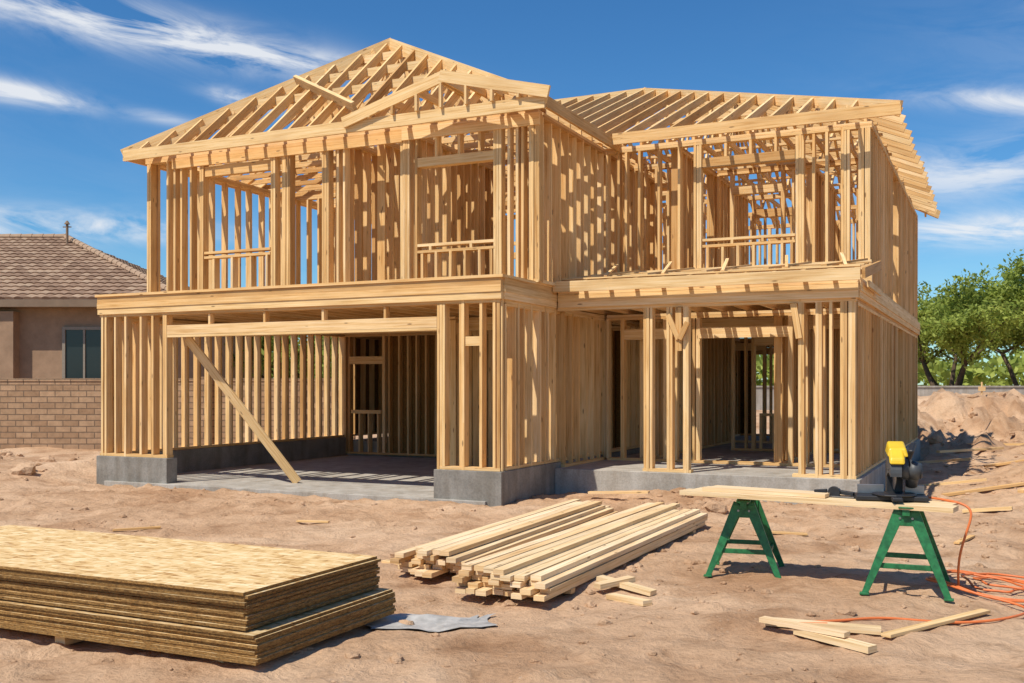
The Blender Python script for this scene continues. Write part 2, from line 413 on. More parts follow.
up.box(-6.2,-4.78,V1-.07,V1+.07,3.83,3.87,j=.002); up.box(-6.2,-4.78,V1-.07,V1+.07,3.91,3.95,j=.002)
studs_u(up,[-6.0,-5.6,-5.2,-4.85],V1,ZU,3.83)
up.box(-6.2,-4.78,V1-.05,V1+.05,5.25,5.42); 
up.box(-1.93,-.6,V1-.07,V1+.07,3.69,3.73,j=.002); up.box(-1.93,-.6,V1-.07,V1+.07,3.79,3.83,j=.002)
studs_u(up,[-1.85,-1.6,-1.35,-1.1,-.85,-.66],V1,ZU,3.70); studs_u(up,[-1.7,-1.0],V1,3.72,3.79)
up.box(-1.93,-.6,V1-.07,V1+.07,5.02,5.16); studs_u(up,[-1.6,-1.2,-.85],V1,5.16,ZT-.05)
up.box(-6.9,-2.2,V1-.10,V1-.055,ZT-.24,ZT-.06,j=.003); up.box(-2.2,.14,V1-.10,V1-.055,ZT-.22,ZT-.04,j=.003)
wall_v(up,V1+.1,7.0,.05,ZF,ZT,.32,d=.14)
wall_v(up,V1+.1,VB,UL+.07,ZF,ZT,.36,skip=((5,6.2),(9,10.4)))
wall_v(up,V1+.1,4.6,-3.5,ZF,ZT,.26,d=.14)
wall_v(up,V1+.1,4.6,-2.25,ZF,ZT,.26,d=.14)
wall_v(up,V1+.5,4.6,-2.95,ZF,ZT,.26,d=.14)
wall_u(up,-3.45,-2.3,3.2,ZF,ZT,.2); wall_u(up,-3.45,-2.3,4.6,ZF,ZT,.2)
wall_u(up,UL+.15,-3.6,5.2,ZF,ZT,.3,skip=((-6.3,-5.4),))
wall_u(up,-2.2,.0,6.0,ZF,ZT,.28,skip=((-1.4,-.6),)); wall_v(up,3.2,6.0,-1.2,ZF,ZT,.3)
wall_u(up,-2.2,.0,8.0,ZF,ZT,.3)
wall_u(up,UL+.1,UR-.1,9.3,ZF,ZT,.3,skip=((-6.2,-5.2),(-2,-1.1),(1.5,2.4)))
wall_u(up,UL+.1,UR-.1,VB-.07,ZF,ZT,.33,skip=((-6.6,-5.2),(-3,-1.5),(1.0,2.6)))
for a in ((-6.6,-5.2),(-3,-1.5),(1.0,2.6)): up.box(a[0],a[1],VB-.14,VB,4.05,4.1)
# right block upper
up.box(.1,UR,V2-.07,V2+.07,ZF,ZF+.25,j=.003)
up.box(.1,UR,V2-.07,V2+.07,ZT-.09,ZT-.05,j=.003); up.box(.1,UR,V2-.07,V2+.07,ZT-.045,ZT,j=.003)
studs_u(up,[.16,.37,.73,1.08,1.42],V2,ZU,ZT-.05); post(up,1.74,V2,ZU,ZT-.05,3); post(up,.5,V2,ZU,ZT-.05,1)
post(up,3.38,V2,ZU,ZT-.05,3); studs_u(up,[3.58,3.78],V2,ZU,ZT-.05)
post(up,4.06,V2,ZU,ZT-.05,3); post(up,4.34,V2,ZU,ZT-.05,4)
up.box(1.82,3.3,V2-.07,V2+.07,3.90,3.94,j=.002); up.box(1.82,3.3,V2-.07,V2+.07,4.0,4.04,j=.002)
studs_u(up,[1.9,2.15,2.4,2.65,2.9,3.1,3.25],V2,ZU,3.91); studs_u(up,[2.3,2.8],V2,3.94,4.0)
up.box(1.82,3.3,V2-.07,V2+.07,5.2,5.36); studs_u(up,[2.2,2.6,3.0],V2,5.36,ZT-.05)
wall_v(up,V2+.1,VB,UR-.07,ZF,ZT,.3,d=.14,skip=((7.5,8.4),))
wall_v(up,V2+.1,9.2,1.3,ZF,ZT,.26,skip=((5.2,6.2),)); wall_v(up,6.5,9.2,3.1,ZF,ZT,.26)
wall_u(up,1.4,UR-.2,6.5,ZF,ZT,.3,skip=((1.7,2.6),)); wall_u(up,.1,1.25,5.4,ZF,ZT,.25)
wall_u(up,-2.0,UR-.2,11.4,ZF,ZT,.3)
for i in range(12):
    u=.12+i*.405
    up.beam((u,1.70,3.15),(u,V2-.09,3.47),.042,.14)
    up.beam((u,2.2,3.05),(u,V2-.09,3.05),.04,.09)
up.box(.08,UR+.08,1.66,1.70,3.06,3.22,j=.003)
for v in (2.0,2.45,2.9,3.35):
    zz=3.15+(v-1.7)*.147+.085
    up.beam((.05,v,zz),(UR+.05,v,zz),.09,.022)
up.box(.1,UR,V2-.115,V2-.075,3.42,3.56,j=.003)
for u in (.5,1.4,2.3,3.2,4.0): up.beam((u,2.1,3.32),(u+.42,3.2,3.50),.09,.03); up.beam((u+.3,2.0,3.30),(u+.1,3.1,3.60),.045,.03)
# --- roofs
rf=MB()
ZE=5.70
ul,ur,uc=-7.66,.36,-3.70; v0=.68; vp=3.06; zr=7.78; m1=(zr-ZE)/(vp-v0); m2=(zr-ZE)/(ur-uc)
P=(uc,vp,zr)
t=.042;h=.14
rf.beam((ul,v0,ZE),P,.05,.22,ext=.05); rf.beam((ur,v0,ZE),P,.05,.22,ext=.05)
rf.beam((ul+.35,v0+.02,ZE-.03),(uc,vp+.05,zr-.22),.045,.14); rf.beam((ur-.35,v0+.02,ZE-.03),(uc,vp+.05,zr-.22),.045,.14)
rf.beam((uc,vp,zr),(uc,9.3,zr),.045,.19)
u=ul+.35
while u<ur-.2:
    d=min(u-ul,ur-u); ze=ZE+m2*d; ve=v0+(ze-ZE)/m1
    rf.beam((u,v0,ZE),(u,ve,ze),t,h)
    u+=.40
v=v0+.1
while v<9.3:
    ze=min(zr,ZE+m1*(v-v0)); d=(ze-ZE)/m2
    rf.beam((ul,v,ZE),(ul+d,v,ze),t,h); rf.beam((ur,v,ZE),(ur-d,v,ze),t,h)
    v+=.42
v=V1+.25
while v<9.4:
    zt=min(zr,ZE+m1*(v-v0)); 
    rf.beam((UL,v,ZT+.05),(.1,v,ZT+.05),t,.09)
    if v>1.6:
        hw=(zt-ZE)/m2
        top=lambda u:min(zt,ZE+m2*(u-ul),ZE+m2*(ur-u))-.05
        n=9; pts=[UL+.5+(abs(UL)-.9)*i/n for i in range(n+1)]
        for i,(a,b) in enumerate(zip(pts[:-1],pts[1:])):
            if i%2: rf.beam((a,v+.01,top(a)),(b,v+.01,ZT+.08),.038,.085)
            else: rf.beam((a,v+.01,ZT+.08),(b,v+.01,top(b)),.038,.085)
        if zt<zr-.1: rf.beam((ul+hw,v,zt-.06),(ur-hw,v,zt-.06),t,.14)
    v+=.48
rf.box(ul-.02,ur+.03,v0-.05,v0-.01,ZE-.12,ZE+.06,j=.003)
rf.box(ur+.0,ur+.04,v0,V2,ZE-.10,ZE+.07,j=.003); rf.box(ul-.04,ul,v0,9.2,ZE-.10,ZE+.07,j=.003)
dv=v0-.09
gl,gp_,gr=(-2.95,dv,5.74),(-1.22,dv,6.22),(.42,dv,5.80)
rf.beam(gl,gp_,.045,.17,ext=.06); rf.beam(gp_,gr,.045,.17,ext=.06)
rf.beam((-1.22,dv,6.20),(-1.22,v0+.65,6.20),.04,.14)
for k in range(1,8):
    f=k/8
    a=Vector(gl).lerp(Vector(gr),f); z=6.2-abs(a.x+1.22)*.27
    rf.beam((a.x,dv+.03,z-.02),(a.x,v0+max(.05,(z-ZE)/m1)+.25,z-.02),.04,.11)
    rf.beam((a.x,dv+.01,5.76),(a.x,dv+.01,z-.06),.04,.07,up=(0,1,0))
def onfront(u,z): return (u,v0+(z-ZE)/m1-.05,z+.12)
rf.beam(onfront(-5.0,6.92),onfront(-3.0,5.93),.06,.16,up=(0,-.65,.75))
E=5.76; f0=3.45; rr=4.86; rv=9.3; rz=8.2; pu=-.95; m=(rz-E)/(rv-f0); bk=13.95; mb_=(rz-E)/(bk-rv)
rf.beam((rr,f0,E),(pu,rv,rz),.05,.19,ext=.05); rf.beam((rr,bk,E),(pu,rv,rz),.05,.19,ext=.05)
rf.beam((-5.2,rv,rz),(pu,rv,rz),.045,.19)
u=-5.0
while u<rr-.15:
    zt=min(rz,E+m*(rr-u)); vt=f0+(zt-E)/m; vs=f0
    if u<.35: vs=f0+max(0,m2*(ur-u)*.9)/m
    if vs<vt-.3: rf.beam((u,vs,E+(vs-f0)*m),(u,vt,zt),t,h)
    vb=bk-(zt-E)/mb_
    rf.beam((u,bk,E),(u,vb,zt),t,h)
    u+=.40
v=f0+.3
while v<bk-.1:
    zt=min(E+m*(v-f0),E+mb_*(bk-v)); d=(zt-E)/m
    rf.beam((rr+U(-.01,.06),v,E-.01),(rr-d,v,zt),t,h)
    v+=.52
u=.3
while u<UR:
    zt=min(rz,E+m*(rr-u))
    rf.beam((u,V2,ZT+.06),(u,VB,ZT+.06),t,.09)
    top=lambda v:min(zt,E+m*(v-f0),E+mb_*(bk-v))-.06
    n=10; pts=[V2+.3+(VB-V2-.6)*i/n for i in range(n+1)]
    for i,(a,b) in enumerate(zip(pts[:-1],pts[1:])):
        if i%2: rf.beam((u+.01,a,top(a)),(u+.01,b,ZT+.08),.038,.085)
        else: rf.beam((u+.01,a,ZT+.08),(u+.01,b,top(b)),.038,.085)
    u+=.45
rf.box(ur+.05,rr+.04,f0-.05,f0-.01,E-.12,E+.06,j=.003)
for v in (4.6,5.4,6.2,7.0,8.3,9.5): rf.beam((.2,v,ZT+.14),(UR,v,ZT+.14),.09,.04)
for v in (4.8,5.8,6.8):
    rf.beam((.2,v,E+m*(v-f0)-.20),(rr-(v-f0)-.1,v,E+m*(v-f0)-.20),.04,.09)
for u in (-6,-4.6,-3,-1.4): rf.beam((u,1.2,ZT+.14),(u,9,ZT+.14),.09,.04)
lo.obj("ground_floor_framing",M_wood,house); j.obj("floor_joists",M_wood,house)
up.obj("upper_floor_framing",M_wood,house); rf.obj("roof_trusses",M_wood,house)
sf=MB(); sf.box(UL+.02,UR-.02,V2+.1,VB-.02,3.125,3.145); sf.box(UL+.02,-.02,V1+.0,V2+.095,3.125,3.145)
sf.obj("subfloor",M_osb,house)
# added OSB panels on rear, partition and left walls to darken ground-floor interior
sh=MB()
def panels(u0,u1,v,z0,z1):
    u=u0
    while u<u1-.02:
        e=min(u1,u+1.22); sh.box(u+.002,e-.002,v,v+.012,z0,z1); u=e
panels(-5.55,.55,VB+.012,ZR,ZW); panels(1.75,UR-.02,VB+.012,ZR,ZW); panels(UL,-7.05,VB+.012,ZR,ZW)
panels(.55,1.75,VB+.012,2.6,ZW); panels(-7.05,-5.55,VB+.012,ZR,1.1)
panels(-6.2,-3.3,7.09,.06,ZW); panels(-2.2,-.2,7.09,.06,ZW)
v=7.2
while v<VB-.1:
    e=min(VB,v+1.22); sh.box(UL-.022,UL-.010,v+.002,e-.002,ZG,ZW-.01); v=e
sh.obj("added_shade_panels",M_osb,house)
# concrete
c=MB()
c.box(UL-.04,-6.02,-.04,.20,-.3,ZG-.004); c.box(-1.03,.04,-.04,.20,-.3,ZG-.004)
c.box(-.18,.04,.203,1.86,-.3,ZG-.006); c.box(UL-.04,UL+.2,.203,7.0,-.3,ZG-.006)
c.box(-.17,.03,1.863,6.9,-.3,ZG-.010)
c.obj("stem_wall",M_conc,house,bevel=.008)
c=MB(); c.box(UL+.201,-.181,-.10,6.9,-.3,.045)
c.box(.045,UR+.06,1.82,7.1,-.3,ZR-.002); c.box(UL-.03,UR+.055,7.103,VB+.05,-.3,ZR-.004)
c.obj("floor_slab",M_slab,house,bevel=.008)
# ---------------------------------------------------------------- OSB stack
st=empty("osb_sheet_stack",(-1.53,5.92,0),TH)
s=MB(); z=.05; n=0
for k in range(20):
    lower=k<9
    o=(.10 if lower else 0)
    a=U(-.014,.014); b=U(-.012,.012)
    if k in (9,15): z+=.010
    if k>=15: a+=.018; b+=-.014
    s.box(-3.7+a,.0+o+a,-.02-(.03 if lower else 0)+b,1.38+(.05 if lower else 0)+b,z,z+.0172)
    z+=.0195
s.obj("sheets",M_osb,st)
s=MB()
for u in (-3.0,-1.6,-.3): s.box(u,u+.09,.03,1.35,-.03,.048)
s.obj("dunnage",M_wood,st)

# ---------------------------------------------------------------- lumber piles
def pile(name,org,rz,rows,L,w=.089,t=.04,jl=.3):
    e=empty(name,org,rz); mb=MB(); z=.03
    for r,n in enumerate(rows):
        u0=-(rows[0]*(w+.009))+ (rows[0]-n)*(w+.009)*U(.1,.6)
        for i in range(n):
            a=U(-jl,jl)*.5; u=u0+(i+.5)*(w+.009)
            sk=U(-.014,.014)
            mb.beam((u+sk,a,z+t/2),(u-sk+U(-.01,.01),a+L+U(-jl,jl),z+t/2+U(0,.004)),w,t,j=.002)
        z+=t+.003
    for v in (.5,L-.6): mb.beam((-rows[0]*(w+.006),v,.01),(0,v,.01),.09,.04)
    mb.obj("boards",M_pale,e); return e
pile("lumber_pile",(.27,7.70,0),TH,[8,8,8,7,4],4.7,jl=.16)
pile("lumber_pile",(-.33,8.62,0),TH+.04,[8,8,7,6,4],4.0,jl=.35)
def loose(name,items,mat=M_pale):
    mb=MB()
    for (x0,y0,x1,y1,z,w,t_) in items:
        mb.beam((x0,y0,gz(x0,y0)+z),(x1,y1,gz(x1,y1)+z),w,t_)
    return mb.obj(name,mat)
loose("lumber_offcuts",[(.72,8.45,1.12,8.12,.025,.09,.04),(.78,8.1,1.02,7.72,.025,.09,.04),(.68,8.2,.98,8.4,.065,.09,.04)])
loose("lumber_offcuts",[(1.72,6.95,2.42,6.72,.03,.09,.04),(1.87,6.70,2.2,6.25,.03,.09,.04),(1.68,6.88,2.1,6.42,.07,.07,.03)])
loose("scrap_board",[(2.42,6.62,3.4,7.35,.03,.07,.02)],M_wood)
loose("scrap_lumber",[(5.9,13.4,6.4,13.1,.03,.1,.04),(6.2,17,7.6,16.4,.04,.09,.04),(8,22,9.5,21.2,.05,.1,.05),(1.1,14.6,1.9,14.2,.1,.09,.03),(9,19.5,10.8,19.2,.05,.12,.04),(-1.2,9.6,-.9,9.4,.02,.07,.02),(2.9,11.5,3.3,11.45,.02,.08,.02),(7.2,14.5,8.2,15.3,.03,.09,.04),(6.4,15.2,7.7,15.4,.03,.09,.04),(-4.6,11.8,-4.1,11.95,.02,.06,.02),(4.6,10.6,4.9,10.9,.02,.06,.02),(-2.6,12.4,-2.2,12.3,.02,.05,.02),(9.4,22.6,11.2,23.4,.12,.1,.05),(11,25,12.6,24.4,.15,.1,.05)],M_wood)
V=[];F=[]
for i in range(13):
    for k in range(9):
        x=-.98+i*.07+.04*math.sin(k); y=6.78+k*.06+.05*math.sin(i*.6)+i*.02
        V.append((x,y,gz(x,y)+.014+.004*math.sin(i*1.7+k)+.008*noise.noise(Vector((x*9,y*9,0)))))
for i in range(12):
    for k in range(8):
        if (i,k) in ((0,0),(11,7),(0,7),(11,0),(10,7)): continue
        a=i*9+k; F.append((a,a+9,a+10,a+1))
me=bpy.data.meshes.new("s"); me.from_pydata(V,[],F); me.materials.append(M_paper)
o=bpy.data.objects.new("torn_wrap_sheet",me); sc.collection.objects.link(o)

# ---------------------------------------------------------------- sawhorses
pd=Vector((.82,-.57,0)).normalized(); pang=math.atan2(pd.y,pd.x)
def sawhorse(loc,H=.68,ang=-.4):
    e=empty("sawhorse",(loc[0],loc[1],gz(loc[0],loc[1])),ang)
    mb=MB()
    W2=.30; D=.30
    mb.beam((0,-D,H-.035),(0,D,H-.035),.055,.07,j=0)
    mb.beam((0,-D-.02,H-.005),(0,D+.02,H-.005),.11,.012,j=0)
    for sy in(-1,1):
        y0=sy*(D-.06); y1=sy*(D+.02)
        for sx in(-1,1):
            p0=Vector((sx*.045,y0,H-.03)); p1=Vector((sx*W2,y1,0))
            d=(p1-p0).normalized(); x=Vector((d.z*-1,0,d.x)).normalized(); 
            c=[]
            for p,w,dd in((p0,.09,.04),(p1,.045,.03)):
                for a,b in((-1,-1),(1,-1),(1,1),(-1,1)): c.append(p+x*a*w/2+Vector((0,1,0))*b*dd/2)
            mb.hexa(c)
            mb.box(p1.x-.035,p1.x+.035,p1.y-.025,p1.y+.025,-.005,.012)
        mb.beam((-.205,y1-sy*.045,.22),(.205,y1-sy*.045,.22),.02,.04,j=0)
        mb.box(-.09,.09,y0-.027,y0-.0205,H-.15,H-.04); mb.box(-.09,.09,y0+.0205,y0+.027,H-.15,H-.04)
    for sx in(-1,1): mb.beam((sx*.215,-D,.20),(sx*.215,D,.20),.02,.03,j=0)
    mb.obj("frame",M_green,e,bevel=.004)
    b=MB()
    for sy in(-1,1):
        for sx in(-1,1): b.cyl((sx*.045,sy*(D-.06)-.035,H-.09),(sx*.045,sy*(D-.06)+.035,H-.09),.009)
    b.obj("bolts",M_steel,e)
    return e
sawhorse((3.12,8.08),.68,-.40); sawhorse((2.08,9.10),.66,-.30)
TB=empty("work_planks",(2.52,8.50,.70),pang)
mb=MB()
mb.beam((-1.08,-.23,.02),(1.13,-.20,.015),.20,.038,j=.001)
mb.beam((-1.04,.0,.02),(1.08,.01,.015),.22,.038,j=.001)
mb.beam((-1.0,.21,.02),(.95,.22,.015),.17,.038,j=.001)
mb.beam((-.9,-.19,.055),(.15,-.16,.055),.14,.03,j=.001)
mb.obj("boards",M_pale,TB)
# miter saw on the planks
ms=empty("miter_saw",(3.02,8.10,.742),pang+.35)
ms.scale=(1.12,1.12,1.12)
b=MB()
b.box(-.26,.22,-.10,.12,0,.035); b.cyl((0,-.02,.035),(0,-.02,.05),.15,.15,24)
b.box(-.035,.035,-.26,-.1,.012,.04)
b.box(-.04,.07,.08,.17,.03,.27); b.beam((.015,.12,.24),(.015,.0,.34),.10,.12)
b.obj("base",M_black,ms,bevel=.008)
b=MB(); b.box(-.24,-.06,.06,.085,.036,.10); b.box(.08,.21,.06,.085,.036,.10)
b.cyl((-.004,-.03,.20),(.002,-.03,.20),.125,.125,40)
b.obj("fence_and_blade",M_steel,ms,bevel=.002)
b=MB()
n=22
for i in range(n):
    a0=math.pi*(-.05+1.15*i/n); a1=math.pi*(-.05+1.15*(i+1)/n)
    pts=[]
    for a in(a0,a1):
        ca,sa=math.cos(a),math.sin(a)
        for x,r in((-.04,.02),(.035,.02),(.035,.15),(-.04,.15)): pts.append((x,-.03-ca*r,.20+sa*r))
    b.hexa(pts)
b.obj("blade_guard",M_grey,ms)
b=MB(); b.cyl((.03,-.02,.22),(.09,-.02,.22),.07,.075,20); b.cyl((.09,-.02,.22),(.17,-.02,.20),.07,.06,20); b.cyl((.17,-.02,.20),(.185,-.02,.20),.05,.035,20)
b.cyl((.12,-.02,.22),(.12,.03,.10),.045,.04)
b.obj("motor",M_grey,ms,smooth=True)
b=MB()
b.hexa([(-.055,-.13,.31),(-.055,.06,.335),(.085,.06,.335),(.085,-.13,.31),(-.04,-.11,.37),(-.04,.05,.415),(.07,.05,.415),(.07,-.11,.37)])
b.hexa([(-.05,-.19,.26),(-.05,-.13,.31),(.06,-.13,.31),(.06,-.19,.26),(-.04,-.18,.30),(-.04,-.112,.368),(.05,-.112,.368),(.05,-.18,.30)])
b.obj("yellow_housing",M_yellow,ms,bevel=.012)
b=MB(); b.beam((.10,-.12,.34),(.13,-.02,.395),.035,.035); b.beam((.13,-.02,.395),(.13,.08,.36),.035,.04); b.beam((.13,.08,.36),(.10,.10,.26),.035,.035)
b.box(-.03,.06,.052,.12,.31,.395)
b.obj("handle_grip",M_black,ms,bevel=.010)
cs=empty("circular_saw",(2.64,8.36,.742),pang)
b=MB(); b.box(-.17,.17,-.07,.06,0,.008); b.obj("shoe",M_steel,cs)
b=MB(); b.cyl((0,-.045,.035),(0,-.025,.035),.05,.05,24); b.cyl((0,-.02,.035),(0,.07,.035),.03,.028,16)
b.beam((-.07,0,.04),(-.17,0,.03),.035,.03); b.beam((.03,0,.04),(.15,0,.028),.05,.03)
b.obj("body",M_black,cs,bevel=.004)

# extension cord
def curve(name,pts,r,mat,cyc=False):
    cu=bpy.data.curves.new(name,'CURVE'); cu.dimensions='3D'; cu.bevel_depth=r; cu.bevel_resolution=3
    s=cu.splines.new('NURBS'); s.points.add(len(pts)-1)
    for i,p in enumerate(pts): s.points[i].co=(*p,1)
    s.order_u=4; s.use_endpoint_u=True; s.resolution_u=6
    cu.materials.append(mat); o=bpy.data.objects.new(name,cu); sc.collection.objects.link(o); return o
pts=[(3.05,8.2,.85),(3.15,8.3,.78),(3.30,8.2,.752),(3.45,7.95,.75),(3.55,7.86,.70),(3.50,7.86,.55),(3.44,7.88,.35),(3.46,7.95,.15),(3.52,8.05,.03)]
def gp(x,y,dz=.016): return (x,y,gz(x,y)+dz)
for k in range(64):
    a=k*.42; rr_=.30+.12*math.sin(k*.23)+.03*math.sin(k*2.3)
    pts.append(gp(3.90+math.cos(a+2.6)*rr_*1.15+.08*math.sin(k*.17),8.22+math.sin(a+2.6)*rr_*1.25,.022+.0025*(k%17)))
pts+=[gp(3.9,7.6),gp(3.55,7.15),gp(3.05,7.0),gp(2.6,7.15),gp(2.3,7.0),gp(1.95,6.95),gp(1.68,7.05),gp(1.72,6.85,.05),gp(2.1,6.82,.05)]
curve("extension_cord",pts,.0095,M_orange)

# ---------------------------------------------------------------- fence wall
def brick_mat():
    t=NT("block_wall"); tc=t.N("ShaderNodeTexCoord"); s=t.N("ShaderNodeSeparateXYZ"); t.L(tc.outputs["Object"],s.inputs[0])
    c=t.N("ShaderNodeCombineXYZ"); t.L(s.outputs[0],c.inputs[0]); t.L(s.outputs[2],c.inputs[1])
    b=t.N("ShaderNodeTexBrick"); t.L(c.outputs[0],b.inputs["Vector"])
    b.inputs["Scale"].default_value=1; b.inputs["Brick Width"].default_value=.40; b.inputs["Row Height"].default_value=.15
    b.inputs["Mortar Size"].default_value=.012; b.inputs["Mortar Smooth"].default_value=.3
    b.inputs["Color1"].default_value=(.50,.325,.195,1); b.inputs["Color2"].default_value=(.38,.235,.135,1); b.inputs["Mortar"].default_value=(.22,.15,.10,1)
    n=t.noise(tc.outputs["Object"],5,6,.7)
    t.col(t.mix(.7,b.outputs["Color"],t.ramp(n,[(.3,.55),(.65,1.05)]),'MULTIPLY'))
    h=t.math('ADD',t.math('MULTIPLY',b.outputs["Fac"],-1),t.math('MULTIPLY',n,.5))
    t.nor(t.bump(h,.9,.025)); t.b.inputs["Roughness"].default_value=.95; return t.m
M_brick=brick_mat()
w=MB(); w.box(-30,-4.0,26,26.2,-.4,1.74); w.box(-30,-3.98,25.98,26.22,1.743,1.82)
for x in (-26,-20,-14.0,-8): w.box(x,x+.42,25.89,26.31,-.4,1.86)
w.obj("block_fence_wall",M_brick,None,bevel=.008)

# ---------------------------------------------------------------- neighbour
nb=empty("tile_roof_house",(0,0,0),0)
b=MB(); b.box(-30,-10.6,31.6,44,-.3,4.15); b.box(-30,-15.2,31.2,31.6,-.3,3.9); b.obj("walls",M_stucco,nb)
b=MB(); b.box(-30.3,-9.95,31.0,31.06,4.02,4.24); b.box(-30.3,-9.98,31.06,31.6,4.02,4.06); b.box(-10.01,-9.95,31.07,44.5,4.02,4.24); b.obj("fascia",M_trim,nb)
b=MB()
x0,x1,z0,z1=-13.75,-12.6,1.85,3.35
b.box(x0-.09,x1+.09,31.50,31.6,z1,z1+.09); b.box(x0-.09,x1+.09,31.48,31.6,z0-.09,z0)
b.box(x0-.09,x0,31.5,31.6,z0,z1); b.box(x1,x1+.09,31.5,31.6,z0,z1); b.box(-13.20,-13.14,31.51,31.6,z0,z1)
b.obj("window_frame",M_frame,nb)
b=MB(); b.box(x0,x1,31.55,31.597,z0,z1); b.obj("window_glass",M_glass,nb)
def tile_mat():
    t=NT("roof_tile"); uv=t.N("ShaderNodeUVMap"); uv.uv_map="UVMap"
    v=t.N("ShaderNodeTexWhiteNoise"); v.noise_dimensions='2D'
    sn=t.N("ShaderNodeVectorMath"); sn.operation='FLOOR'; t.L(uv.outputs[0],sn.inputs[0]); t.L(sn.outputs[0],v.inputs["Vector"])
    c=t.ramp(v.outputs["Value"],[(0,(.25,.155,.10)),(.5,(.34,.22,.145)),(1,(.43,.30,.20))])
    tc=t.N("ShaderNodeTexCoord"); n=t.noise(tc.outputs["Object"],6,5)
    t.col(t.mix(.5,c,t.ramp(n,[(.3,.7),(.6,1.)]),'MULTIPLY')); t.b.inputs["Roughness"].default_value=.9; return t.m
M_tile=tile_mat()
def tile_plane(name,A,B,Cc,D):
    A,B,Cc,D=map(Vector,(A,B,Cc,D)); e=(B-A).normalized(); L=(B-A).length
    up_=(D-A)-e*((D-A).dot(e)); H=up_.length; up_.normalize(); nrm=e.cross(up_).normalized()
    if nrm.z<0:nrm=-nrm
    la=(D-A).dot(e); lb=(Cc-A).dot(e)
    V=[];F=[];UVs=[]
    rows=int(H/.36); tw=.28
    for r in range(rows):
        h0=r*H/rows; h1=(r+1)*H/rows+.03
        f=(r+.5)/rows; s0=la*f; s1=L+(lb-L)*f
        n=int((s1-s0)/(tw/6)); base=len(V)
        for i in range(n+1):
            s=s0+(s1-s0)*i/n
            wv=.035*abs(math.sin(math.pi*s/tw))+U(0,.004)
            for hh,k in((h0,.05),(h1,.0)):
                V.append(tuple(A+e*s+up_*hh+nrm*(wv+k)))
            V.append(tuple(A+e*s+up_*h0+nrm*(-.01)))
        for i in range(n):
            a=base+i*3; ti=math.floor((s0+(s1-s0)*i/n)/tw)+.5
            F.append((a,a+3,a+4,a+1)); UVs+=[(ti,r+.5)]*4
            F.append((a+2,a+5,a+3,a)); UVs+=[(ti,r+.5)]*4
    me=bpy.data.meshes.new(name); me.from_pydata(V,[],F); u=me.uv_layers.new(name="UVMap"); u.data.foreach_set("uv",[c for t in UVs for c in t])
    me.materials.append(M_tile); o=bpy.data.objects.new(name,me); sc.collection.objects.link(o); o.parent=nb
tile_plane("roof_front",(-30.5,31.0,4.25),(-9.95,31.0,4.25),(-16.3,37.4,7.0),(-30.5,37.4,7.0))
tile_plane("roof_side",(-9.95,31.0,4.25),(-9.95,44,4.25),(-16.3,37.4,7.0),(-16.3,37.4,7.0))
b=MB(); 
p=Vector((-9.95,31.0,4.30)); q=Vector((-16.3,37.4,7.06))
for i in range(26):
    a=p.lerp(q,i/26); c_=p.lerp(q,(i+1.15)/26); b.cyl(a,c_,.12,.10,8)
for i in range(36):
    b.cyl((-16.3-i*.4,37.4,7.06),(-16.75-i*.4,37.4,7.06),.12,.10,8)
b.obj("ridge_tiles",M_tile,nb)
b=MB(); b.cyl((-15.9,36.6,6.4),(-15.9,36.6,7.45),.045); b.cyl((-15.9,36.6,7.4),(-15.9,36.6,7.52),.10,.03); b.cyl((-16.05,36.6,7.3),(-15.75,36.6,7.3),.02); b.obj("vent_pipe",M_trim,nb)

# ---------------------------------------------------------------- far right: low wall and trees
b=MB(); b.box(9,70,43,43.25,.6,1.55); b.box(9,70,42.96,43.29,1.553,1.62); b.obj("low_concrete_wall",M_slab,None)
b=MB(); b.cyl((15.6,34,.7),(15.6,34,1.75),.03); b.box(15.5,15.7,33.95,34.05,1.45,1.6); b.obj("survey_stake",M_wood)
def leaf_mat(name,a,b_):
    t=NT(name); g=t.N("ShaderNodeNewGeometry"); tc=t.N("ShaderNodeTexCoord")
    n=t.noise(tc.outputs["Object"],.9,3)
    c=t.ramp(g.outputs["Random Per Island"],[(0,a),(1,b_)])
    t.col(t.mix(.7,c,t.ramp(n,[(.35,(.65,.68,.5)),(.65,(1.15,1.1,1.0))]),'MULTIPLY'))
    t.b.inputs["Roughness"].default_value=.6
    tr=t.N("ShaderNodeBsdfTranslucent"); t.L(c,tr.inputs[0]); mx=t.N("ShaderNodeMixShader"); mx.inputs[0].default_value=.45
    t.L(t.b.outputs[0],mx.inputs[1]); t.L(tr.outputs[0],mx.inputs[2]); t.L(mx.outputs[0],t.n["Material Output"].inputs[0]); return t.m
M_leaf=leaf_mat("leaves",(.23,.30,.055),(.42,.49,.11))
M_bark=plain("bark",(.12,.085,.055),.9,0,.4,8,.1)
